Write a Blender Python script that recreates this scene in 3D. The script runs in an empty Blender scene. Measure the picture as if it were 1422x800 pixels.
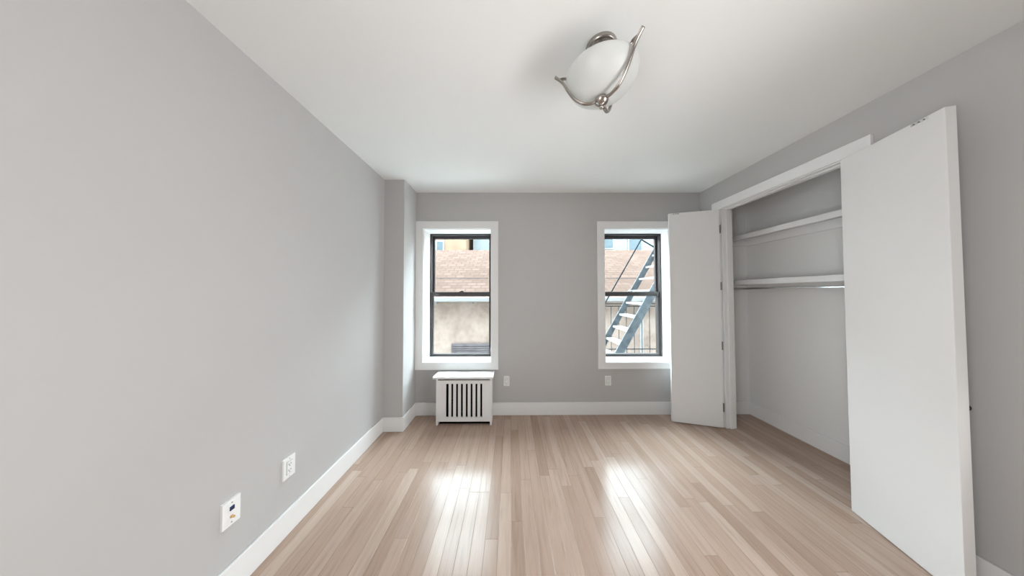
import bpy, bmesh, math, random
from mathutils import Matrix, Vector
random.seed(7)
C = bpy.context.scene.collection
S = bpy.context.scene
PI = math.pi

# ---------------------------------------------------------------- camera
F_PX = 340.0
PITCH, ROLL, YAW, CAM_Z = 0.0225, -0.0018, 0.0055, 1.3204
cd = bpy.data.cameras.new('camera'); cam = bpy.data.objects.new('camera', cd); C.objects.link(cam)
cd.sensor_fit = 'HORIZONTAL'; cd.sensor_width = 36.0; cd.lens = F_PX * 36.0 / 1422.0
cd.clip_start = 0.02; cd.clip_end = 300
cy, sy, cp, sp, cr, sr = (math.cos(YAW), math.sin(YAW), math.cos(PITCH), math.sin(PITCH), math.cos(ROLL), math.sin(ROLL))
R_ = Vector((cy, -sy, 0)); Yf = Vector((sy, cy, 0)); Zu = Vector((0, 0, 1))
D_ = Yf * cp + Zu * sp; U_ = Zu * cp - Yf * sp
rx = R_ * cr + U_ * sr; ux = U_ * cr - R_ * sr; bx_ = -D_
cam.matrix_world = Matrix(((rx.x, ux.x, bx_.x, 0), (rx.y, ux.y, bx_.y, 0), (rx.z, ux.z, bx_.z, CAM_Z), (0, 0, 0, 1)))
S.camera = cam

# ---------------------------------------------------------------- light and exposure
S.view_settings.view_transform = 'Standard'; S.view_settings.look = 'None'
S.view_settings.gamma = 1.0; S.view_settings.use_curve_mapping = False
S.view_settings.exposure = 1.0
SKY = 16.0
w = bpy.data.worlds.new('sky'); S.world = w; w.use_nodes = True
bg = w.node_tree.nodes['Background']
bg.inputs['Color'].default_value = (0.80, 0.93, 1.0, 1); bg.inputs['Strength'].default_value = SKY

def area(name, loc, rot, sx, sy_, power, col=(1, 1, 1), portal=False, spread=PI):
    l = bpy.data.lights.new(name, 'AREA'); l.shape = 'RECTANGLE'; l.size = sx; l.size_y = sy_
    l.energy = power; l.color = col; l.spread = spread
    if portal: l.cycles.is_portal = True
    o = bpy.data.objects.new(name, l); C.objects.link(o); o.location = loc; o.rotation_euler = rot
    return o
# daylight portals in the two window openings (they only guide the sky's own light)
area('daylight_portal', (-0.586, 3.04, 1.30), (-PI / 2, 0, 0), 0.80, 1.50, 1, portal=True)
area('daylight_portal', (1.4175, 3.04, 1.30), (-PI / 2, 0, 0), 0.80, 1.50, 1, portal=True)
# added fill lights, out of view by both side walls, to brighten the room
area('right_fill_light', (2.04, -0.02, 1.0), (PI / 2 + 0.14, 0, PI / 2 - 0.12), 1.7, 1.7, 26, (0.975, 0.99, 1.0), spread=2.2)
area('left_fill_light', (-1.15, -0.45, 1.15), (PI / 2 + 0.1, 0, -1.15), 1.3, 1.8, 13.5, (0.975, 0.99, 1.0), spread=2.0)

# ---------------------------------------------------------------- dimensions (metres)
H = 2.44
XL, XR, YB, YR = -1.236, 2.11, 2.6975, -1.8
PX, PY = -1.0424, 2.389            # corner pillar
WT = 0.09                          # closet wall thickness
OY0, OY1, OZ = 1.485, 2.42, 2.168  # closet opening
CX, CY0, CY1 = 2.615, 1.22, 2.695  # closet inside
CAS = 0.02
WINS = [(-1.0424, -0.1363, 0.4913, 2.1177, -0.9594, -0.2127, 0.5737, 2.0359),
        (0.955, 1.880, 0.4955, 2.1165, 1.036, 1.7965, 0.5685, 2.0368)]
FY = YB + 0.20                     # face of the metal window frames
WO = 3.0                          # outer face of the facade

# ---------------------------------------------------------------- helpers
def box(bm, x0, x1, y0, y1, z0, z1):
    vs = [bm.verts.new(p) for p in ((x0, y0, z0), (x1, y0, z0), (x1, y1, z0), (x0, y1, z0), (x0, y0, z1), (x1, y0, z1), (x1, y1, z1), (x0, y1, z1))]
    for f in ((3, 2, 1, 0), (4, 5, 6, 7), (0, 1, 5, 4), (1, 2, 6, 5), (2, 3, 7, 6), (3, 0, 4, 7)):
        bm.faces.new([vs[i] for i in f])
    return vs

def obj(name, bm, m, parent=None, bevel=0.0, seg=2, smooth=False):
    bmesh.ops.recalc_face_normals(bm, faces=bm.faces)
    me = bpy.data.meshes.new(name); bm.to_mesh(me); bm.free()
    if smooth:
        for p in me.polygons: p.use_smooth = True
    o = bpy.data.objects.new(name, me); C.objects.link(o)
    me.materials.append(m)
    if parent is not None: o.parent = parent
    if bevel:
        b = o.modifiers.new('bevel', 'BEVEL'); b.width = bevel; b.segments = seg; b.limit_method = 'ANGLE'
    return o

def B(name, x0, x1, y0, y1, z0, z1, m, parent=None, bevel=0.0, seg=2):
    bm = bmesh.new(); box(bm, x0, x1, y0, y1, z0, z1)
    return obj(name, bm, m, parent, bevel, seg)

def tag(o, label, cat, group=None, kind=None):
    o['label'] = label; o['category'] = cat
    if group: o['group'] = group
    if kind: o['kind'] = kind
    return o

def thing(name, label, cat, loc=(0, 0, 0), rz=0, group=None, kind=None):
    o = bpy.data.objects.new(name, None); C.objects.link(o); o.location = loc; o.rotation_euler = (0, 0, rz)
    o.empty_display_size = 0.05
    return tag(o, label, cat, group, kind)

def ring(bm, x0, x1, z0, z1, ix0, ix1, iz0, iz1, y0, y1):
    """rectangular frame in the XZ plane, mitred, from y0 to y1"""
    o = [(x0, z0), (x1, z0), (x1, z1), (x0, z1)]; i = [(ix0, iz0), (ix1, iz0), (ix1, iz1), (ix0, iz1)]
    V = {}
    for t, pts in (('o', o), ('i', i)):
        for k, (x, z) in enumerate(pts):
            for s, y in enumerate((y0, y1)): V[t, k, s] = bm.verts.new((x, y, z))
    for k in range(4):
        n = (k + 1) % 4
        for s in (0, 1): bm.faces.new((V['o', k, s], V['o', n, s], V['i', n, s], V['i', k, s]))
        for t in 'oi': bm.faces.new((V[t, k, 0], V[t, n, 0], V[t, n, 1], V[t, k, 1]))

def cyl(bm, p, q, r, n=16, r2=None, cap=True):
    p, q = Vector(p), Vector(q); d = (q - p).normalized()
    a = d.orthogonal().normalized(); b = d.cross(a); r2 = r if r2 is None else r2
    A = [bm.verts.new(p + (a * math.cos(t) + b * math.sin(t)) * r) for t in [2 * PI * i / n for i in range(n)]]
    Bq = [bm.verts.new(q + (a * math.cos(t) + b * math.sin(t)) * r2) for t in [2 * PI * i / n for i in range(n)]]
    for i in range(n): bm.faces.new((A[i], A[(i + 1) % n], Bq[(i + 1) % n], Bq[i]))
    if cap: bm.faces.new(A[::-1]); bm.faces.new(Bq)

def lathe(bm, prof, n=48, c=(0, 0, 0)):
    rows = []
    for r, z in prof:
        if r < 1e-5: rows.append([bm.verts.new((c[0], c[1], c[2] + z))] * n)
        else: rows.append([bm.verts.new((c[0] + r * math.cos(2 * PI * i / n), c[1] + r * math.sin(2 * PI * i / n), c[2] + z)) for i in range(n)])
    for a, b in zip(rows, rows[1:]):
        for i in range(n):
            j = (i + 1) % n; f = []
            for v_ in (a[i], a[j], b[j], b[i]):
                if v_ not in f: f.append(v_)
            if len(f) > 2: bm.faces.new(f)

def sweep(bm, pts, ra, rb, n=12, side=None):
    """elliptic tube; ra across (along side vector), rb in plane"""
    pts = [Vector(p) for p in pts]; rows = []
    for i, p in enumerate(pts):
        t = (pts[min(i + 1, len(pts) - 1)] - pts[max(i - 1, 0)]).normalized()
        s = Vector(side) if side is not None else t.orthogonal().normalized()
        u = t.cross(s).normalized()
        A = ra[i] if isinstance(ra, list) else ra; Bq = rb[i] if isinstance(rb, list) else rb
        rows.append([bm.verts.new(p + s * A * math.cos(2 * PI * k / n) + u * Bq * math.sin(2 * PI * k / n)) for k in range(n)])
    for a, b in zip(rows, rows[1:]):
        for k in range(n): bm.faces.new((a[k], a[(k + 1) % n], b[(k + 1) % n], b[k]))
    bm.faces.new(rows[0][::-1]); bm.faces.new(rows[-1])

def spline(P, n=8):
    P = [Vector(p) for p in P]; out = []
    Q = [P[0] * 2 - P[1]] + P + [P[-1] * 2 - P[-2]]
    for i in range(1, len(Q) - 2):
        for k in range(n):
            t = k / n; a, b, c, d = Q[i - 1:i + 3]
            out.append(0.5 * ((2 * b) + (c - a) * t + (2 * a - 5 * b + 4 * c - d) * t * t + (3 * b - a - 3 * c + d) * t ** 3))
    out.append(P[-1]); return out

# ---------------------------------------------------------------- materials
class N:
    def __init__(s, name):
        s.m = bpy.data.materials.new(name); s.m.use_nodes = True; s.t = s.m.node_tree
        s.b = s.t.nodes['Principled BSDF']; s.out = s.t.nodes['Material Output']
    def n(s, typ, **k):
        nd = s.t.nodes.new(typ)
        for a, v in k.items():
            if a.startswith('i_'): nd.inputs[a[2:].replace('_', ' ')].default_value = v
            else: setattr(nd, a, v)
        return nd
    def l(s, a, b): s.t.links.new(a, b)
    def math(s, op, a, b=None, c=None):
        nd = s.t.nodes.new('ShaderNodeMath'); nd.operation = op
        for i, v in enumerate((a, b, c)):
            if v is None: continue
            if isinstance(v, (int, float)): nd.inputs[i].default_value = v
            else: s.l(v, nd.inputs[i])
        return nd.outputs[0]
    def ramp(s, fac, stops):
        nd = s.t.nodes.new('ShaderNodeValToRGB'); e = nd.color_ramp.elements
        while len(e) < len(stops): e.new(0.5)
        for el, (p, c) in zip(e, stops): el.position = p; el.color = (*c, 1)
        s.l(fac, nd.inputs[0]); return nd.outputs[0]
    def mix(s, fac, a, b, blend='MIX'):
        nd = s.t.nodes.new('ShaderNodeMix'); nd.data_type = 'RGBA'; nd.blend_type = blend
        for i, v in ((0, fac), (6, a), (7, b)):
            if isinstance(v, (int, float)): nd.inputs[i].default_value = v
            elif isinstance(v, tuple): nd.inputs[i].default_value = (*v, 1)
            else: s.l(v, nd.inputs[i])
        return nd.outputs[2]
    def pos(s):
        return s.n('ShaderNodeNewGeometry').outputs['Position']

def paint(name, col, rough=0.6, var=0.03, scale=3.0, metal=0.0, bump=0.0, bscale=400, spec=0.5):
    k = N(name); g = k.n('ShaderNodeTexNoise', i_Scale=scale, i_Detail=3.0)
    tc = k.n('ShaderNodeTexCoord'); k.l(tc.outputs['Object'], g.inputs['Vector'])
    c2 = tuple(max(0, c * (1 - var)) for c in col); c1 = tuple(min(1, c * (1 + var)) for c in col)
    k.l(k.ramp(g.outputs['Fac'], [(0.3, c2), (0.7, c1)]), k.b.inputs['Base Color'])
    k.b.inputs['Roughness'].default_value = rough; k.b.inputs['Metallic'].default_value = metal
    k.b.inputs['Specular IOR Level'].default_value = spec
    if bump:
        g2 = k.n('ShaderNodeTexNoise', i_Scale=bscale, i_Detail=2.0); k.l(tc.outputs['Object'], g2.inputs['Vector'])
        bp = k.n('ShaderNodeBump', i_Strength=bump, i_Distance=0.001); k.l(g2.outputs['Fac'], bp.inputs['Height'])
        k.l(bp.outputs[0], k.b.inputs['Normal'])
    return k.m

M = {}
M['wall'] = paint('wall_paint_grey', (0.500, 0.489, 0.480), 0.55, 0.012, 0.8, bump=0.12, bscale=260, spec=0.35)
M['ceil'] = paint('ceiling_paint_white', (0.84, 0.84, 0.825), 0.8, 0.01, 0.8, spec=0.2)
M['trim'] = paint('trim_paint_white', (0.80, 0.795, 0.785), 0.38, 0.01, 2.0, spec=0.45)
M['door'] = paint('door_paint_white', (0.79, 0.785, 0.775), 0.42, 0.01, 2.0, spec=0.4)
M['closet'] = paint('closet_paint_grey', (0.76, 0.755, 0.74), 0.6, 0.01, 1.0, spec=0.3)
M['frame'] = paint('dark_bronze_aluminium', (0.035, 0.030, 0.030), 0.35, 0.1, 6.0, spec=0.6)
M['plate'] = paint('white_plastic', (0.84, 0.84, 0.83), 0.3, 0.005, 4.0)
M['slot'] = paint('dark_slot', (0.03, 0.03, 0.03), 0.6, 0.1, 4.0)
M['nickel'] = paint('brushed_nickel', (0.42, 0.38, 0.35), 0.27, 0.08, 30.0, metal=1.0)
M['chrome'] = paint('chrome', (0.75, 0.76, 0.77), 0.15, 0.02, 30.0, metal=1.0)
M['hinge'] = paint('aged_steel', (0.22, 0.20, 0.17), 0.4, 0.1, 30.0, metal=1.0)
M['blue'] = paint('blue_socket_plastic', (0.01, 0.03, 0.16), 0.4, 0.1, 4.0)
M['brass'] = paint('brass', (0.75, 0.52, 0.26), 0.3, 0.05, 20.0, metal=1.0)
M['iron'] = paint('dark_cast_iron_and_shade', (0.008, 0.008, 0.008), 0.8, 0.3, 10.0, spec=0.1)  # near black, putting the shade inside the radiator cover into the colour
M['knob'] = paint('dark_knob_metal', (0.06, 0.05, 0.045), 0.35, 0.1, 10.0, metal=1.0)

def floor_mat():
    k = N('white_washed_oak_strips')
    sep = k.n('ShaderNodeSeparateXYZ'); k.l(k.pos(), sep.inputs[0])
    PW, PL = 0.0695, 0.95
    u = k.math('DIVIDE', sep.outputs[0], PW); col = k.math('FLOOR', u); fx = k.math('FRACT', u)
    wn = k.n('ShaderNodeTexWhiteNoise', noise_dimensions='1D'); k.l(col, wn.inputs['W'])
    v = k.math('DIVIDE', k.math('ADD', sep.outputs[1], k.math('MULTIPLY', wn.outputs['Value'], 7.3)), PL)
    row = k.math('FLOOR', v); fy = k.math('FRACT', v)
    cmb = k.n('ShaderNodeCombineXYZ'); k.l(col, cmb.inputs[0]); k.l(row, cmb.inputs[1])
    idn = k.n('ShaderNodeTexWhiteNoise', noise_dimensions='2D'); k.l(cmb.outputs[0], idn.inputs['Vector'])
    tone = k.ramp(idn.outputs['Value'], [(0.0, (0.345, 0.238, 0.180)), (0.2, (0.425, 0.303, 0.236)), (0.6, (0.475, 0.350, 0.278)),
                                         (0.85, (0.520, 0.395, 0.320)), (1.0, (0.590, 0.468, 0.388))])
    # hue variation between strips: some pinkish, some greyish
    sepc = k.n('ShaderNodeSeparateColor'); k.l(idn.outputs['Color'], sepc.inputs[0])
    tone = k.mix(k.math('MULTIPLY_ADD', sepc.outputs[2], 0.30, 0.30), tone, (0.445, 0.320, 0.256))
    # grain
    gv = k.n('ShaderNodeCombineXYZ')
    k.l(k.math('ADD', k.math('MULTIPLY', sep.outputs[0], 42.0), k.math('MULTIPLY', idn.outputs['Value'], 90.0)), gv.inputs[0])
    k.l(k.math('ADD', k.math('MULTIPLY', sep.outputs[1], 2.2), k.math('MULTIPLY', idn.outputs['Value'], 31.0)), gv.inputs[1])
    g = k.n('ShaderNodeTexNoise', i_Scale=1.0, i_Detail=5.0, i_Roughness=0.62, i_Distortion=0.9); k.l(gv.outputs[0], g.inputs['Vector'])
    gv2 = k.n('ShaderNodeCombineXYZ'); k.l(k.math('MULTIPLY', sep.outputs[0], 300.0), gv2.inputs[0]); k.l(k.math('MULTIPLY', sep.outputs[1], 9.0), gv2.inputs[1])
    g2 = k.n('ShaderNodeTexNoise', i_Scale=1.0, i_Detail=2.0); k.l(gv2.outputs[0], g2.inputs['Vector'])
    gr = k.ramp(g.outputs['Fac'], [(0.28, (0.74, 0.70, 0.68)), (0.48, (0.97, 0.97, 0.97)), (0.7, (1.06, 1.06, 1.06))])
    c = k.mix(0.75, tone, gr, 'MULTIPLY')
    gr2 = k.ramp(g2.outputs['Fac'], [(0.35, (0.88, 0.86, 0.84)), (0.6, (1, 1, 1))])
    c = k.mix(0.5, c, gr2, 'MULTIPLY')
    ex = k.math('MULTIPLY', k.math('MINIMUM', fx, k.math('SUBTRACT', 1.0, fx)), PW)
    ey = k.math('MULTIPLY', k.math('MINIMUM', fy, k.math('SUBTRACT', 1.0, fy)), PL)
    e = k.math('MINIMUM', ex, ey)
    gap = k.ramp(k.math('DIVIDE', e, 0.0018), [(0.25, (0, 0, 0)), (1.0, (1, 1, 1))])
    c = k.mix(k.math('MULTIPLY', k.math('SUBTRACT', 1.0, gap), 0.55), c, (0.16, 0.10, 0.07))
    k.l(c, k.b.inputs['Base Color'])
    bp = k.n('ShaderNodeBump', i_Strength=0.35, i_Distance=0.0012)
    hgt = k.math('ADD', gap, k.math('MULTIPLY', g.outputs['Fac'], 0.12)); k.l(hgt, bp.inputs['Height'])
    k.l(bp.outputs[0], k.b.inputs['Normal'])
    k.l(k.math('ADD', 0.17, k.math('MULTIPLY', g.outputs['Fac'], 0.07)), k.b.inputs['Roughness'])
    k.b.inputs['Specular IOR Level'].default_value = 0.19
    k.b.inputs['Coat Weight'].default_value = 0.0; k.b.inputs['Coat Roughness'].default_value = 0.14
    return k.m
M['floor'] = floor_mat()

def glass_mat():
    k = N('window_glass'); t = k.t
    tr = k.n('ShaderNodeBsdfTransparent'); tr.inputs[0].default_value = (0.95, 0.97, 0.97, 1)
    gl = k.n('ShaderNodeBsdfGlossy'); gl.inputs['Roughness'].default_value = 0.02
    fr = k.n('ShaderNodeLayerWeight'); mx = k.n('ShaderNodeMixShader')
    k.l(k.math('MULTIPLY_ADD', k.math('POWER', fr.outputs['Facing'], 5.0), 0.5, 0.006), mx.inputs[0]); k.l(tr.outputs[0], mx.inputs[1]); k.l(gl.outputs[0], mx.inputs[2])
    k.l(mx.outputs[0], k.out.inputs['Surface']); return k.m
M['glass'] = glass_mat()

def frosted():
    k = N('frosted_glass'); 
    k.b.inputs['Base Color'].default_value = (0.86, 0.87, 0.85, 1); k.b.inputs['Roughness'].default_value = 0.28
    g = k.n('ShaderNodeTexNoise', i_Scale=9.0, i_Detail=3.0)
    tc = k.n('ShaderNodeTexCoord'); k.l(tc.outputs['Object'], g.inputs['Vector'])
    k.l(k.ramp(g.outputs['Fac'], [(0.3, (0.80, 0.815, 0.80)), (0.7, (0.88, 0.885, 0.87))]), k.b.inputs['Base Color'])
    tl = k.n('ShaderNodeBsdfTranslucent'); tl.inputs[0].default_value = (0.85, 0.86, 0.84, 1)
    mx = k.n('ShaderNodeMixShader', i_Fac=0.35)
    k.l(k.b.outputs[0], mx.inputs[1]); k.l(tl.outputs[0], mx.inputs[2]); k.l(mx.outputs[0], k.out.inputs['Surface'])
    return k.m
M['frost'] = frosted()

# outside materials (dark in albedo: the open sky outside is many times brighter than the room)
EXT = 0.94
def ext(name, col, **k): return paint(name, tuple(c * EXT for c in col), spec=0.0, **k)
M['x_white'] = ext('gutter_white_metal', (0.22, 0.22, 0.22), rough=0.7, var=0.05)
M['x_teal'] = ext('fire_escape_blue_grey_paint', (0.115, 0.135, 0.150), rough=0.6, var=0.25, scale=14.0)
M['x_tread'] = ext('worn_tread_metal', (0.20, 0.20, 0.20), rough=0.6, var=0.15, scale=14.0)
M['x_dark'] = ext('dark_rail_metal', (0.02, 0.03, 0.035), rough=0.6, var=0.2)
M['x_blue'] = ext('pale_blue_facade', (0.098, 0.108, 0.108), rough=0.9, var=0.05, scale=1.0)
M['x_peach'] = ext('peach_facade', (0.125, 0.085, 0.060), rough=0.9, var=0.15, scale=1.4)
M['x_ground'] = paint('yard_concrete', (0.7, 0.7, 0.68), rough=0.9, var=0.2, scale=1.0)
M['x_pane'] = ext('far_window_grey', (0.050, 0.062, 0.068), rough=0.5, var=0.1)
M['x_grey'] = ext('grey_louvre_paint', (0.115, 0.105, 0.110), rough=0.8, var=0.15, scale=5.0)
M['x_brick'] = ext('own_facade_brick', (0.08, 0.06, 0.05), rough=0.9, var=0.15, scale=5.0)

def stucco():
    k = N('weathered_stucco'); p = k.pos()
    g = k.n('ShaderNodeTexNoise', i_Scale=1.3, i_Detail=7.0, i_Roughness=0.65); k.l(p, g.inputs['Vector'])
    c = k.ramp(g.outputs['Fac'], [(0.3, (0.175, 0.135, 0.112)), (0.5, (0.250, 0.200, 0.172)), (0.72, (0.300, 0.250, 0.218))])
    g2 = k.n('ShaderNodeTexNoise', i_Scale=7.0, i_Detail=4.0); k.l(p, g2.inputs['Vector'])
    c = k.mix(0.35, c, k.ramp(g2.outputs['Fac'], [(0.35, (0.7, 0.68, 0.66)), (0.55, (1, 1, 1))]), 'MULTIPLY')
    k.l(c, k.b.inputs['Base Color']); k.b.inputs['Roughness'].default_value = 0.9; k.b.inputs['Specular IOR Level'].default_value = 0.0
    return k.m
M['x_stucco'] = stucco()

def shingles():
    k = N('pink_roof_shingles'); tc = k.n('ShaderNodeTexCoord')
    b = k.n('ShaderNodeTexBrick', i_Scale=1.0); b.offset = 0.5
    for nme, v in (('Color1', (0.076, 0.0540, 0.0450, 1)), ('Color2', (0.058, 0.0410, 0.0335, 1)), ('Mortar', (0.050, 0.0350, 0.0285, 1))): b.inputs[nme].default_value = v
    b.inputs['Mortar Size'].default_value = 0.022; b.inputs['Brick Width'].default_value = 0.34; b.inputs['Row Height'].default_value = 0.20
    k.l(tc.outputs['Object'], b.inputs['Vector'])
    g = k.n('ShaderNodeTexNoise', i_Scale=0.9, i_Detail=4.0); k.l(tc.outputs['Object'], g.inputs['Vector'])
    c = k.mix(0.5, b.outputs['Color'], k.ramp(g.outputs['Fac'], [(0.3, (0.86, 0.84, 0.84)), (0.7, (1, 1, 1))]), 'MULTIPLY')
    k.l(c, k.b.inputs['Base Color']); k.b.inputs['Roughness'].default_value = 0.9; k.b.inputs['Specular IOR Level'].default_value = 0.0
    return k.m
M['x_shingle'] = shingles()

# ---------------------------------------------------------------- room shell
def struct(o, label, cat): return tag(o, label, cat, kind='structure')
CXO = CX + 0.12
struct(B('floor', XL - 0.2, CXO, YR - 0.1, YB + 0.001, -0.12, 0.0, M['floor']), 'glossy light oak strip floor of the whole room and closet', 'floor')
struct(B('ceiling', XL - 0.2, CXO, YR - 0.1, YB + 0.001, H, H + 0.15, M['ceil']), 'smooth white ceiling above the room', 'ceiling')
struct(B('wall_left', XL - 0.2, XL, YR - 0.1, YB, 0.0, H, M['wall']), 'long light grey wall on the left', 'wall')
struct(B('wall_pillar', XL, PX, PY, YB, 0.0, H, M['wall']), 'grey boxed pillar in the far left corner', 'wall')
struct(B('wall_rear', XL, XR + WT, YR - 0.1, YR, 0.0, H, M['wall']), 'grey wall behind the camera', 'wall')

def wall_back():
    bm = bmesh.new()
    x0, x1 = XL - 0.2, CXO
    xs = [x0, WINS[0][4], WINS[0][5], WINS[1][4], WINS[1][5], x1]
    for k in range(5):
        a, b = xs[k], xs[k + 1]
        if k in (1, 3):
            wdw = WINS[0] if k == 1 else WINS[1]
            box(bm, a, b, YB, WO, -0.12, wdw[6]); box(bm, a, b, YB, WO, wdw[7], H + 0.15)
        else: box(bm, a, b, YB, WO, -0.12, H + 0.15)
    bmesh.ops.remove_doubles(bm, verts=bm.verts, dist=1e-5)
    return obj('wall_back', bm, M['wall'])
struct(wall_back(), 'grey far wall with the two window openings', 'wall')

def wall_right():
    bm = bmesh.new()
    box(bm, XR, XR + WT, YR - 0.1, OY0, 0, H); box(bm, XR, XR + WT, OY1, YB, 0, H); box(bm, XR, XR + WT, OY0, OY1, OZ, H)
    return obj('wall_right', bm, M['wall'])
struct(wall_right(), 'grey right wall around the open closet', 'wall')
struct(B('wall_closet_back', CX, CXO, CY0 - 0.1, YB, 0, H, M['closet']), 'grey back wall inside the closet', 'wall')
struct(B('wall_closet_far', XR + WT, CX, CY1, YB, 0, H, M['closet']), 'narrow grey end wall inside the closet, by the far wall', 'wall')
struct(B('wall_closet_near', XR + WT, CX, CY0 - 0.1, CY0, 0, H, M['closet']), 'grey end wall inside the closet, hidden behind the open door', 'wall')

# baseboards: a board with an eased top
BH, BT = 0.136, 0.015
def bb(name, x0, x1, y0, y1, label, inset=0.0):
    return struct(B(name, x0, x1, y0, y1, 0.0, BH - inset, M['trim'], bevel=0.004, seg=2), label, 'baseboard')
bb('baseboard_left', XL, XL + BT, YR, PY - BT, 'white baseboard along the long left wall')
bb('baseboard_pillar_front', XL, PX + BT, PY - BT, PY, 'white baseboard on the front of the corner pillar')
bb('baseboard_pillar_side', PX, PX + BT, PY, YB - BT, 'white baseboard on the window side of the corner pillar')
bb('baseboard_back', PX, XR, YB - BT, YB, 'white baseboard under the two windows')
bb('baseboard_right_far', XR - BT, XR, OY1 + 0.095, YB - BT, 'short white baseboard behind the far closet door')
bb('baseboard_right_near', XR - BT, XR, YR, OY0 - 0.1, 'white baseboard on the right wall behind the near closet door')
bb('baseboard_closet_back', CX - BT, CX, CY0, CY1, 'white baseboard along the closet back wall')
bb('baseboard_closet_far', XR + WT, CX - BT, CY1 - BT, CY1, 'short white baseboard on the closet far end wall')

# closet door casing and jamb lining
ZT = 2.243
def casing():
    bm = bmesh.new(); x0, x1 = XR - CAS, XR
    box(bm, x0, x1, OY0 - 0.095, OY1 + 0.095, OZ - 0.006, ZT)
    box(bm, x0, x1, OY1 + 0.004, OY1 + 0.095, 0, OZ - 0.006)
    box(bm, x0, x1, OY0 - 0.095, OY0 - 0.004, 0, OZ - 0.006)
    o = obj('trim_1', bm, M['trim'], bevel=0.002); return o
tr1 = struct(casing(), 'flat white casing around the closet opening', 'door casing')
lin = bmesh.new()
box(lin, XR - 0.004, XR + WT + 0.004, OY1 - 0.012, OY1, 0, OZ - 0.012); box(lin, XR - 0.004, XR + WT + 0.004, OY0, OY0 + 0.012, 0, OZ - 0.012)
box(lin, XR - 0.004, XR + WT + 0.004, OY0, OY1, OZ - 0.012, OZ)
obj('jamb_lining', lin, M['trim'], tr1)
stp = bmesh.new()
box(stp, XR + 0.030, XR + 0.062, OY1 - 0.022, OY1 - 0.012, 0, OZ - 0.022); box(stp, XR + 0.030, XR + 0.062, OY0 + 0.012, OY0 + 0.022, 0, OZ - 0.022)
box(stp, XR + 0.030, XR + 0.062, OY0 + 0.012, OY1 - 0.012, OZ - 0.022, OZ - 0.012)
obj('door_stop', stp, M['trim'], tr1, bevel=0.001)
for yc in (1.80, 2.02):
    B('catch_strike', XR + 0.006, XR + 0.028, yc - 0.03, yc + 0.03, OZ - 0.020, OZ - 0.012, M['trim'], tr1, bevel=0.002)

# ---------------------------------------------------------------- windows
def window(n, W, label, lock=False):
    ox0, ox1, oz0, oz1, ix0, ix1, iz0, iz1 = W
    r = thing('window_%d' % n, label, 'window', kind='structure')
    bm = bmesh.new(); ring(bm, ox0 + 0.0005, ox1, oz0, oz1, ix0, ix1, iz0, iz1, YB - 0.016, YB - 0.0005); obj('casing', bm, M['trim'], r, bevel=0.0015)
    t = 0.006
    bm = bmesh.new(); ring(bm, ix0, ix1, iz0, iz1, ix0 + t, ix1 - t, iz0 + t, iz1 - t, YB - 0.0005, FY); obj('reveal_lining', bm, M['trim'], r)
    fx0, fx1, fz0, fz1 = ix0 + t, ix1 - t, iz0 + t, iz1 - t
    bm = bmesh.new(); ring(bm, fx0, fx1, fz0, fz1, fx0 + .018, fx1 - .018, fz0 + .010, fz1 - .018, FY - 0.004, FY + 0.10); obj('outer_frame', bm, M['frame'], r, bevel=0.0015)
    zm0, zm1 = 1.288, 1.340
    # upper sash sits outside, lower sash inside
    bm = bmesh.new(); ring(bm, fx0 + .014, fx1 - .014, zm0 + .008, fz1 - .014, fx0 + .040, fx1 - .040, zm1 - .006, fz1 - .050, FY + .050, FY + .080)
    us = obj('upper_sash', bm, M['frame'], r, bevel=0.0015)
    B('pane', fx0 + .034, fx1 - .034, FY + .063, FY + .067, zm1 - .012, fz1 - .045, M['glass'], us)
    bm = bmesh.new(); ring(bm, fx0 + .014, fx1 - .014, fz0 + .006, zm1, fx0 + .038, fx1 - .038, fz0 + .032, zm0, FY + .010, FY + .040)
    ls = obj('lower_sash', bm, M['frame'], r, bevel=0.0015)
    B('pane', fx0 + .032, fx1 - .032, FY + .023, FY + .027, fz0 + .026, zm0 + .006, M['glass'], ls)
    xc = (fx0 + fx1) / 2
    bm = bmesh.new(); box(bm, xc - .024, xc + .024, FY + .004, FY + .036, zm1, zm1 + .006); cyl(bm, (xc, FY + .02, zm1 + .006), (xc, FY + .02, zm1 + .014), .010, 16)
    box(bm, xc - .004, xc + .030, FY + .004, FY + .014, zm1 + .008, zm1 + .015)
    obj('sash_lock', bm, M['chrome'] if lock else M['frame'], ls, bevel=0.001)
    # outer metal track edge and sloped stone sill
    bm = bmesh.new(); vs = box(bm, ix0 - .04, ix1 + .04, FY + .10, WO + .06, iz0 - .06, iz0 + .02)
    for v_ in vs:
        if v_.co.y > WO and v_.co.z > iz0: v_.co.z -= .02
    obj('outer_sill', bm, M['x_white'], r)
    return r
window(1, WINS[0], 'double hung window above the radiator cover, dark frame in white casing')
window(2, WINS[1], 'double hung window overlooking the fire escape stair, half beside the closet door', lock=True)

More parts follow.
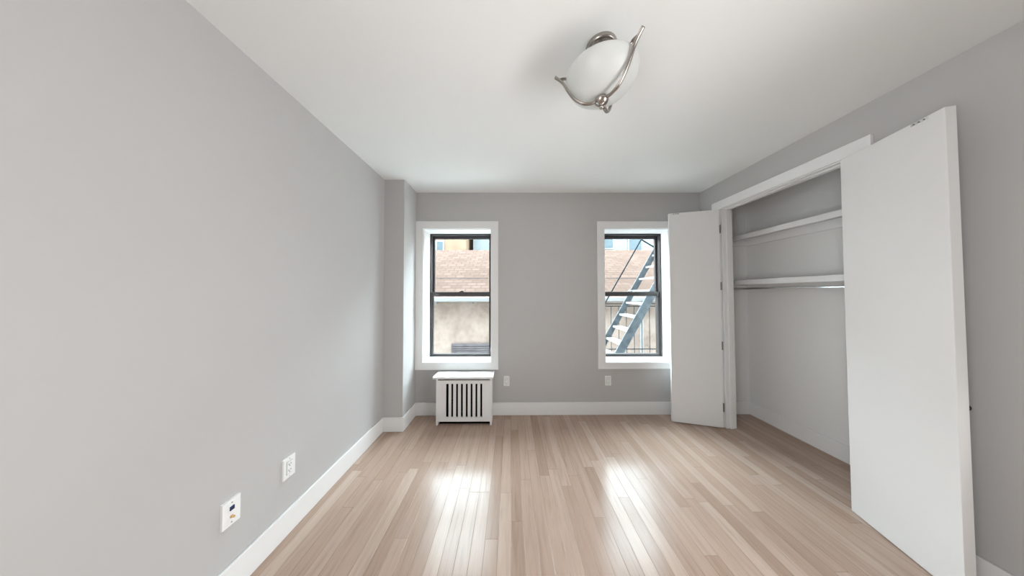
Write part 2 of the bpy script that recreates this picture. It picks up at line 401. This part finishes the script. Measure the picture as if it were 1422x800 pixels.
# ---------------------------------------------------------------- closet doors
def leaf(name, label, hinge_xy, free_xy, z0, z1, body_side, knob_on=True, catch_at=0.05, hinge_z=(), hy0=0.0):
    """leaf whose inner (visible) face runs from the hinge line to the free edge; the body lies on body_side (unit sign)"""
    hx, hy = hinge_xy; fx, fy = free_xy
    L = math.hypot(fx - hx, fy - hy); a = math.atan2(fy - hy, fx - hx)
    r = thing(name, label, 'closet door', (hx, hy, 0), a, kind='structure')
    T = 0.035; s = body_side
    y0, y1 = (0, T * s) if s > 0 else (T * s, 0)
    B('leaf', 0, L, y0, y1, z0, z1, M['door'], r, bevel=0.0015)
    # ball catch plate on the top of the visible face near the free edge
    bm = bmesh.new()
    box(bm, L - catch_at - .062, L - catch_at, -s * .0022, s * .002, z1 - .016, z1 - .004)
    pl = obj('catch_plate', bm, M['chrome'], r, bevel=0.001)
    for dx in (.012, .050):
        bm = bmesh.new(); cyl(bm, (L - catch_at - .062 + dx, -s * .0020, z1 - .010), (L - catch_at - .062 + dx, -s * .0034, z1 - .010), .0032, 12); obj('screw', bm, M['hinge'], pl)
    bm = bmesh.new(); cyl(bm, (L - catch_at - .031, -s * .0015, z1 - .010), (L - catch_at - .031, -s * .005, z1 - .010), .004, 12, .0025); obj('catch_ball', bm, M['hinge'], pl)
    # hinges on the hinge edge
    for zc in hinge_z:
        bm = bmesh.new(); cyl(bm, (-.006, hy0 + s * .002, zc - .036), (-.006, hy0 + s * .002, zc + .036), .0055, 14)
        box(bm, -.003, -.0002, hy0 - s * .0015, hy0 + s * .006, zc - .036, zc + .036)
        cyl(bm, (-.006, hy0 + s * .002, zc - .040), (-.006, hy0 + s * .002, zc - .036), .0065, 14); cyl(bm, (-.006, hy0 + s * .002, zc + .036), (-.006, hy0 + s * .002, zc + .040), .0065, 14)
        obj('hinge', bm, M['hinge'], r)
    # small knob on the outer face near the free edge
    if knob_on:
        bm = bmesh.new(); kx = L - .035; zc = .818
        prof = [(0.0, 0.0), (.006, 0.0), (.006, .012), (.0135, .018), (.0155, .024), (.0120, .031), (0, .033)]
        lathe(bm, prof, 20)
        bmesh.ops.transform(bm, matrix=Matrix.Translation((kx, s * T, zc)) @ Matrix.Rotation(-s * PI / 2, 4, 'X'), verts=bm.verts)
        obj('knob', bm, M['knob'], r, smooth=True)
    return r
leaf('door_1', 'narrow white flush closet door by the far window, swung half open', (2.068, 2.400), (1.650, 2.524), 0.010, 2.150, -1, catch_at=.03, hinge_z=(.205, .805, 1.39, 1.955))
leaf('door_2', 'large white flush closet door nearest the camera, folded back along the right wall', (2.060, 1.500), (1.929, 1.058), 0.006, 2.146, 1, catch_at=.055, hinge_z=(.205, .805, 1.39, 1.955), hy0=.033)

# ---------------------------------------------------------------- closet fittings
def shelf(label, z0, z1, cleat):
    r = thing('closet_shelf', label, 'shelf', (0, 0, 0), group=None)
    X0 = 2.42
    B('shelf_board', X0 + .018, CX - .001, CY0 + .001, CY1 - .001, z1 - .019, z1, M['trim'], r)
    B('front_edge', X0, X0 + .018, CY0 + .001, CY1 - .001, z0, z1, M['trim'], r, bevel=0.0012)
    B('back_cleat', CX - .018, CX - .001, CY0 + .001, CY1 - .001, z0 - cleat, z1 - .019, M['trim'], r, bevel=0.001)
    B('side_cleat', X0 + .02, CX - .018, CY1 - .018, CY1 - .001, z0 - cleat, z0 - .001, M['closet'], r, bevel=0.001)
    return r
shelf('upper of the two white closet shelves, bare, near the top of the opening', 1.884, 1.932, .045)
shelf('lower of the two white closet shelves, just above the hanging rod', 1.407, 1.456, .030)
rod = thing('closet_rod', 'thin chrome clothes rod under the lower closet shelf', 'rod', (2.395, 0, 1.366))
bm = bmesh.new(); cyl(bm, (0, CY0 + .004, 0), (0, CY1 - .004, 0), .0115, 20); obj('tube', bm, M['chrome'], rod, smooth=False)
for yy in (CY0 + .001, CY1 - .005):
    bm = bmesh.new(); cyl(bm, (0, yy, 0), (0, yy + .004, 0), .024, 20); obj('end_flange', bm, M['chrome'], rod)

# ---------------------------------------------------------------- outlets and plates
def plate_body(r, w_, h_, t_=0.0085):
    bm = bmesh.new(); vs = box(bm, -w_ / 2, w_ / 2, -t_, 0, -h_ / 2, h_ / 2)
    for v_ in vs:
        if v_.co.y < -t_ / 2: v_.co.x *= .95; v_.co.z *= .97
    return obj('wall_plate', bm, M['plate'], r, bevel=0.0012)
def outlet(label, loc, rz, w_=.072, h_=.114, group=None):
    r = thing('power_outlet', label, 'outlet', loc, rz)
    plate_body(r, w_, h_)
    f = B('socket_insert', -.0165, .0165, -.0105, -.006, -.033, .033, M['plate'], r, bevel=0.0008)
    B('insert_gap', -.0180, .0180, -.0088, -.0060, -.0345, .0345, M['slot'], r)
    for s in (-1, 1):
        bm = bmesh.new(); z = s * .0165
        box(bm, -.0075, -.0050, -.0110, -.0101, z - .002, z + .0075); box(bm, .0050, .0075, -.0110, -.0101, z - .001, z + .0065)
        cyl(bm, (0, -.0110, z - .0075), (0, -.0101, z - .0075), .0026, 12)
        obj('socket_slots', bm, M['slot'], r)
    for s in (-1, 1):
        bm = bmesh.new(); cyl(bm, (0, -.0093, s * h_ * .42), (0, -.0080, s * h_ * .42), .0028, 12); obj('screw', bm, M['chrome'], r)
    return r
outlet('white power outlet on the far wall just right of the radiator cover', (-0.0471, YB, 0.366), 0, .065, .106)
outlet('white power outlet on the far wall under the window beside the closet', (1.0634, YB, 0.366), 0, .065, .106)
outlet('white power outlet on the left wall, farther along than the data plate', (XL, 1.386, 0.361), PI / 2, .076, .114)
dp = thing('data_plate', 'white wall plate with a blue data jack and brass coax connector', 'wall plate', (XL, 1.103, 0.364), PI / 2)
plate_body(dp, .074, .114, .0105)
bm = bmesh.new(); box(bm, -.0085, .0085, -.0145, -.008, .010, .027); j = obj('data_jack', bm, M['blue'], dp, bevel=0.001)
B('jack_opening', -.0060, .0060, -.0150, -.0140, .012, .022, M['slot'], j)
bm = bmesh.new(); cyl(bm, (0, -.010, -.018), (0, -.0125, -.018), .0070, 6); cyl(bm, (0, -.0125, -.018), (0, -.022, -.018), .0045, 16); obj('coax_connector', bm, M['brass'], dp)
for s in (-1, 1):
    bm = bmesh.new(); cyl(bm, (0, -.0113, s * .042), (0, -.0100, s * .042), .003, 12); obj('screw', bm, M['chrome'], dp)

# ---------------------------------------------------------------- radiator and cover
X0, X1, Y0, Y1 = -0.752, -0.193, 2.488, YB - BT - .001
rc = thing('radiator_cover', 'small white slatted radiator cover under the left window', 'radiator cover', ((X0 + X1) / 2, (Y0 + Y1) / 2, 0))
ox, oy = (X0 + X1) / 2, (Y0 + Y1) / 2
def RB(name, x0, x1, y0, y1, z0, z1, b=0.0015): return B(name, x0 - ox, x1 - ox, y0 - oy, y1 - oy, z0, z1, M['trim'], rc, bevel=b)
RB('top_board', X0 - .032, X1 + .016, Y0 - .012, Y1, .462, .482)
RB('side_panel', X0, X0 + .018, Y0 + .002, Y1, 0, .4615); RB('side_panel', X1 - .018, X1, Y0 + .002, Y1, 0, .4615)
# front frame with the slatted opening
bm = bmesh.new(); sx0, sx1, sz0, sz1 = -.688, -.2585, .078, .412
x_ = lambda a: a - ox
ring(bm, x_(X0 + .018), x_(X1 - .018), .036, .446, x_(sx0), x_(sx1), sz0, sz1, Y0 - oy, Y0 + .018 - oy)
obj('front_frame', bm, M['trim'], rc, bevel=0.001)
RB('front_stile', X0, X0 + .018, Y0 - .001, Y0 + .002, 0, .4615, 0.0005); RB('front_stile', X1 - .018, X1, Y0 - .001, Y0 + .002, 0, .4615, 0.0005)
# slots centred on these x; slats fill the room between
cs = [-.6395 + .0487 * k for k in range(8)]; hw = [.0125] + [.0095] * 7
edges = [sx0] + [e for c, h_ in zip(cs, hw) for e in (c - h_, c + h_)] + [sx1]
for k in range(0, len(edges), 2):
    RB('slat', edges[k], edges[k + 1], Y0 + .003, Y0 + .014, sz0, sz1, .002)
B('back_shade_panel', X0 + .019 - ox, X1 - .019 - ox, Y1 - .006 - oy, Y1 - .002 - oy, .001, .4615, M['iron'], rc)  # added dark sheet that paints the shade behind the slats
ra = thing('radiator', 'dark radiator hidden inside the white slatted cover', 'radiator', (ox, oy + .01, 0))
for k in range(7):
    xx = -.20 + .066 * k
    bm = bmesh.new(); box(bm, xx - .022, xx + .022, -.055, .055, .05, .40)
    for yy in (-.04, .04): box(bm, xx - .012, xx + .012, yy - .012, yy + .012, 0 if k in (0, 6) else .03, .06)
    obj('radiator_section', bm, M['iron'], ra, bevel=.01)
B('floor_shade_panel', -.255, .255, -.075, .065, .0005, .004, M['iron'], ra)  # thin black sheet added as painted shade in the gap below the cover front
bm = bmesh.new(); cyl(bm, (-.22, 0, .10), (.22, 0, .10), .018, 14); cyl(bm, (-.22, 0, .35), (.22, 0, .35), .018, 14); obj('connecting_pipe', bm, M['iron'], ra)

# ---------------------------------------------------------------- ceiling light
LX, LY = 0.412, 1.085
cl = thing('ceiling_light', 'unlit ceiling light with a frosted glass bowl held by three curved nickel arms', 'ceiling light', (LX, LY, H))
bm = bmesh.new(); lathe(bm, [(0, 0), (.067, 0), (.0685, -.005), (.067, -.018), (.063, -.020), (.060, -.016), (.050, -.012), (.030, -.016), (.014, -.030), (.008, -.044), (0, -.044)], 48)
obj('canopy', bm, M['nickel'], cl, smooth=True)
bm = bmesh.new(); cyl(bm, (0, 0, -.04), (0, 0, -.245), .006, 12); obj('stem', bm, M['nickel'], cl)
RIM, RR, BOT = -.130, .155, -.236
outer = [(RR * math.cos(t) ** .9 if t < PI / 2 - 1e-6 else 0, RIM + (BOT - RIM) * math.sin(t)) for t in [PI / 2 * i / 18 for i in range(19)]]
inner = [(max(r - .004, 0), z + .004) for r, z in outer[::-1]]
prof = outer[:-1] + [(.008, BOT)] + [(.008, BOT + .004)] + inner[1:]
bm = bmesh.new(); lathe(bm, prof + [outer[0]], 64); bmesh.ops.remove_doubles(bm, verts=bm.verts, dist=1e-6)
obj('glass_bowl', bm, M['frost'], cl, smooth=True)
bm = bmesh.new(); lathe(bm, [(0, BOT + .002), (.022, BOT + .002), (.029, BOT - .005), (.031, BOT - .012), (.027, BOT - .022), (.016, BOT - .030), (.007, BOT - .033), (.0065, BOT - .037), (.0095, BOT - .041), (.009, BOT - .047), (0, BOT - .051)], 32)
obj('finial', bm, M['nickel'], cl, smooth=True)
for ang in (169, -63, 53):
    a = math.radians(ang); d = Vector((math.cos(a), math.sin(a), 0)); s = (-math.sin(a), math.cos(a), 0)
    prf = [(.020, BOT - .012), (.050, BOT - .020), (.088, BOT - .012), (.122, BOT + .016), (.148, BOT + .054), (.166, RIM - .018), (.182, RIM + .002), (.205, RIM + .022)]
    pts = spline([d * r_ + Vector((0, 0, z_)) for r_, z_ in prf], 6)
    bm = bmesh.new(); sweep(bm, pts, .0085, .0055, 12, s)
    ar = obj('arm', bm, M['nickel'], cl, smooth=True)
    hk = spline([d * r_ + Vector((0, 0, z_)) for r_, z_ in [(.188, RIM + .006), (.172, RIM + .009), (.158, RIM + .008), (.149, RIM + .002), (.145, RIM - .010)]], 5)
    bm = bmesh.new(); sweep(bm, hk, .0085, .003, 12, s); obj('rim_hook', bm, M['nickel'], ar, smooth=True)

# ---------------------------------------------------------------- outside
cz = CAM_Z
GZ = -3.2
struct(B('yard_ground', -30, 34, WO, 60, GZ - .2, GZ, M['x_ground']), 'grey ground of the yard outside the windows', 'ground')
# own facade above and below (the house this room is in)
fa = bmesh.new(); box(fa, -12, XL - .2, 2.8, WO, GZ, 9); box(fa, CXO, 14, 2.8, WO, GZ, 9); box(fa, XL - .2, CXO, 2.8, WO, H + .15, 9); box(fa, XL - .2, CXO, 2.8, WO, GZ, -.12)
struct(obj('wall_facade', fa, M['x_brick']), 'brick facade the two windows are set in', 'wall')
# low building opposite: stucco wall, gutter, shingle roof
EV = cz - .13; YW = 8.0
low = thing('low_building', 'low stucco building with a pink shingle roof across the yard', 'building', (0, YW, GZ))
B('stucco_wall', -11, 13, 0, 7.2, 0, EV - .06 - GZ, M['x_stucco'], low)
bm = bmesh.new(); SL = math.radians(31); RL = 4.2
vs = box(bm, -11.2, 13.2, 0, RL, -.03, 0.0)
o = obj('shingle_roof', bm, M['x_shingle'], low); o.location = (0, -.18, EV - GZ); o.rotation_euler = (SL, 0, 0)
bm = bmesh.new(); box(bm, -11.2, 13.2, 0, RL, -.03, 0.0)
o = obj('shingle_roof', bm, M['x_shingle'], low); o.location = (0, -.18 + 2 * RL * math.cos(SL), EV - GZ); o.rotation_euler = (SL, 0, PI); o.location.x = 2.0
B('gutter', -11.2, 13.2, -.28, -.16, EV - .13 - GZ, EV + .015 - GZ, M['x_white'], low, bevel=.02)
for x in (-2.40, -1.25): B('gutter_bracket', x - .03, x + .03, -.16, 0.0, EV - .20 - GZ, EV - .08 - GZ, M['x_white'], low)
bm = bmesh.new(); cyl(bm, (4.22, -.10, .5), (4.22, -.10, EV - .2 - GZ), .05, 14); obj('downpipe', bm, M['x_white'], low)
lv = B('louvred_vent', -1.92, -.35, -.05, .01, cz - 2.10 - GZ, cz - 1.62 - GZ, M['x_grey'], low, bevel=.01)
for k in range(6):
    z = cz - 2.04 + k * .07 - GZ; B('louvre', -1.88, -.39, -.075, -.05, z, z + .05, M['x_grey'], lv)
bm = bmesh.new(); sweep(bm, [(-11, -.17, EV + .62 - GZ), (13, -.17, EV + .60 - GZ)], .007, .007, 8, (0, 0, 1))
for x in (-10.9, 0.9, 6.4, 12.9): cyl(bm, (x, -.17, EV - .1 - GZ), (x, -.17, EV + .63 - GZ), .02, 8)
obj('cable_line', bm, M['x_dark'], low)
# taller buildings behind
def block(name, label, x0, x1, y0, y1, z1, m, win):
    r = thing(name, label, 'building', ((x0 + x1) / 2, y0, GZ))
    hw_ = (x1 - x0) / 2
    B('facade', -hw_, hw_, 0, y1 - y0, 0, z1 - GZ, m, r); B('parapet', -hw_ - .1, hw_ + .1, -.1, .2, z1 - GZ, z1 - GZ + .25, M['x_white'], r)
    for (xa, za, ww, hh) in win:
        p = B('window_frame', xa - (x0 + x1) / 2, xa + ww - (x0 + x1) / 2, -.05, 0.02, za - GZ, za + hh - GZ, M['x_white'], r)
        B('window_pane', xa + .07 - (x0 + x1) / 2, xa + ww - .07 - (x0 + x1) / 2, -.07, -.045, za + .07 - GZ, za + hh - .07 - GZ, M['x_pane'], p)
block('peach_building', 'peach building rising behind the shingle roof, seen through the left window', -12.6, -2.92, 16.0, 22, 9.0, M['x_peach'],
      [(-11, 3.6, 1.0, 1.7), (-8.6, 3.6, 1.0, 1.7), (-6.2, 3.6, .9, 1.7), (-4.9, 3.5, .55, 1.3)])
block('pale_blue_building', 'pale blue building behind the shingle roof, seen mostly through the right window', -2.6, 16.0, 17.0, 24, 10.0, M['x_blue'],
      [(3.1, 3.6, 1.0, 1.6), (6.3, 4.4, .9, 1.0), (8.2, 3.6, 1.0, 1.6), (10.6, 3.6, 1.0, 1.6), (0.4, 4.2, .9, 1.2)])
# fire escape
fe = thing('fire_escape', 'blue grey iron fire escape with steep open stair outside the right window', 'fire escape', (0, 0, 0))
YN, YFA = 3.48, 4.00
tx = lambda k: 1.576 + .110 * k
tz = lambda k: cz - .714 + .192 * k
NT = 13
for yy in (YN, YFA):
    bm = bmesh.new(); a, b = -2.0, NT
    # bar: parallelogram section around the tread line
    dx, dz = tx(b) - tx(a), tz(b) - tz(a); L = math.hypot(dx, dz); nx, nz = dz / L, -dx / L
    o0 = -.025 if yy == YN else -.045; o1 = o0 + (.115 if yy == YN else .090)
    pts = [(tx(a) + nx * o0, tz(a) + nz * o0), (tx(a) + nx * o1, tz(a) + nz * o1), (tx(b) + nx * o1, tz(b) + nz * o1), (tx(b) + nx * o0, tz(b) + nz * o0)]
    A = [bm.verts.new((p[0], yy - .006, p[1])) for p in pts]; Q = [bm.verts.new((p[0], yy + .006, p[1])) for p in pts]
    bm.faces.new(A); bm.faces.new(Q[::-1])
    for i in range(4): bm.faces.new((A[i], A[(i + 1) % 4], Q[(i + 1) % 4], Q[i]))
    obj('stringer', bm, M['x_teal'], fe)
for k in range(-1, NT):
    bm = bmesh.new(); x, z = tx(k), tz(k)
    box(bm, x - .02, x + .105, YN + .006, YFA - .006, z - .008, z); box(bm, x - .026, x - .02, YN + .006, YFA - .006, z - .030, z)
    obj('tread', bm, M['x_tread'], fe)
# handrail on the far side
bm = bmesh.new(); cyl(bm, (1.24, YFA, cz - .68), (2.66, YFA, cz + 1.76), .010, 10); obj('handrail', bm, M['x_dark'], fe)
bm = bmesh.new(); cyl(bm, (2.150, YFA, cz + .885), (2.46, YFA, cz + .70), .011, 10); obj('handrail_brace', bm, M['x_dark'], fe)
# balcony platform and guard rail
GY, GX0, GX1 = 4.40, .55, 3.6; PZ = cz - 1.16
bm = bmesh.new()
for yy in (3.12, 3.75, GY): box(bm, GX0, GX1, yy - .02, yy + .02, PZ - .06, PZ - .012)
for k in range(36):
    x = GX0 + .02 + k * (GX1 - GX0 - .04) / 35; box(bm, x - .014, x + .014, 3.10, GY + .02, PZ - .012, PZ)
obj('platform_grating', bm, M['x_dark'], fe)
gr = bmesh.new()
for zz in (cz - .188, cz - .232, cz - 1.0): box(gr, GX0, GX1, GY - .006, GY + .006, zz - .007, zz + .007)
g_ = obj('guard_rail', gr, M['x_dark'], fe)
for k in range(23):
    x = GX0 + .01 + k * .1382
    bm = bmesh.new(); cyl(bm, (x, GY, PZ - .012), (x, GY, cz - .232), .0052, 8); obj('baluster', bm, M['x_dark'], g_)
for x in (GX0, GX1):
    bm = bmesh.new(); cyl(bm, (x, WO, PZ - .03), (x, GY, PZ - .03), .02, 8); cyl(bm, (x, WO, PZ - 1.0), (x, GY - .1, PZ - .05), .018, 8)
    obj('support_bracket', bm, M['x_dark'], fe)
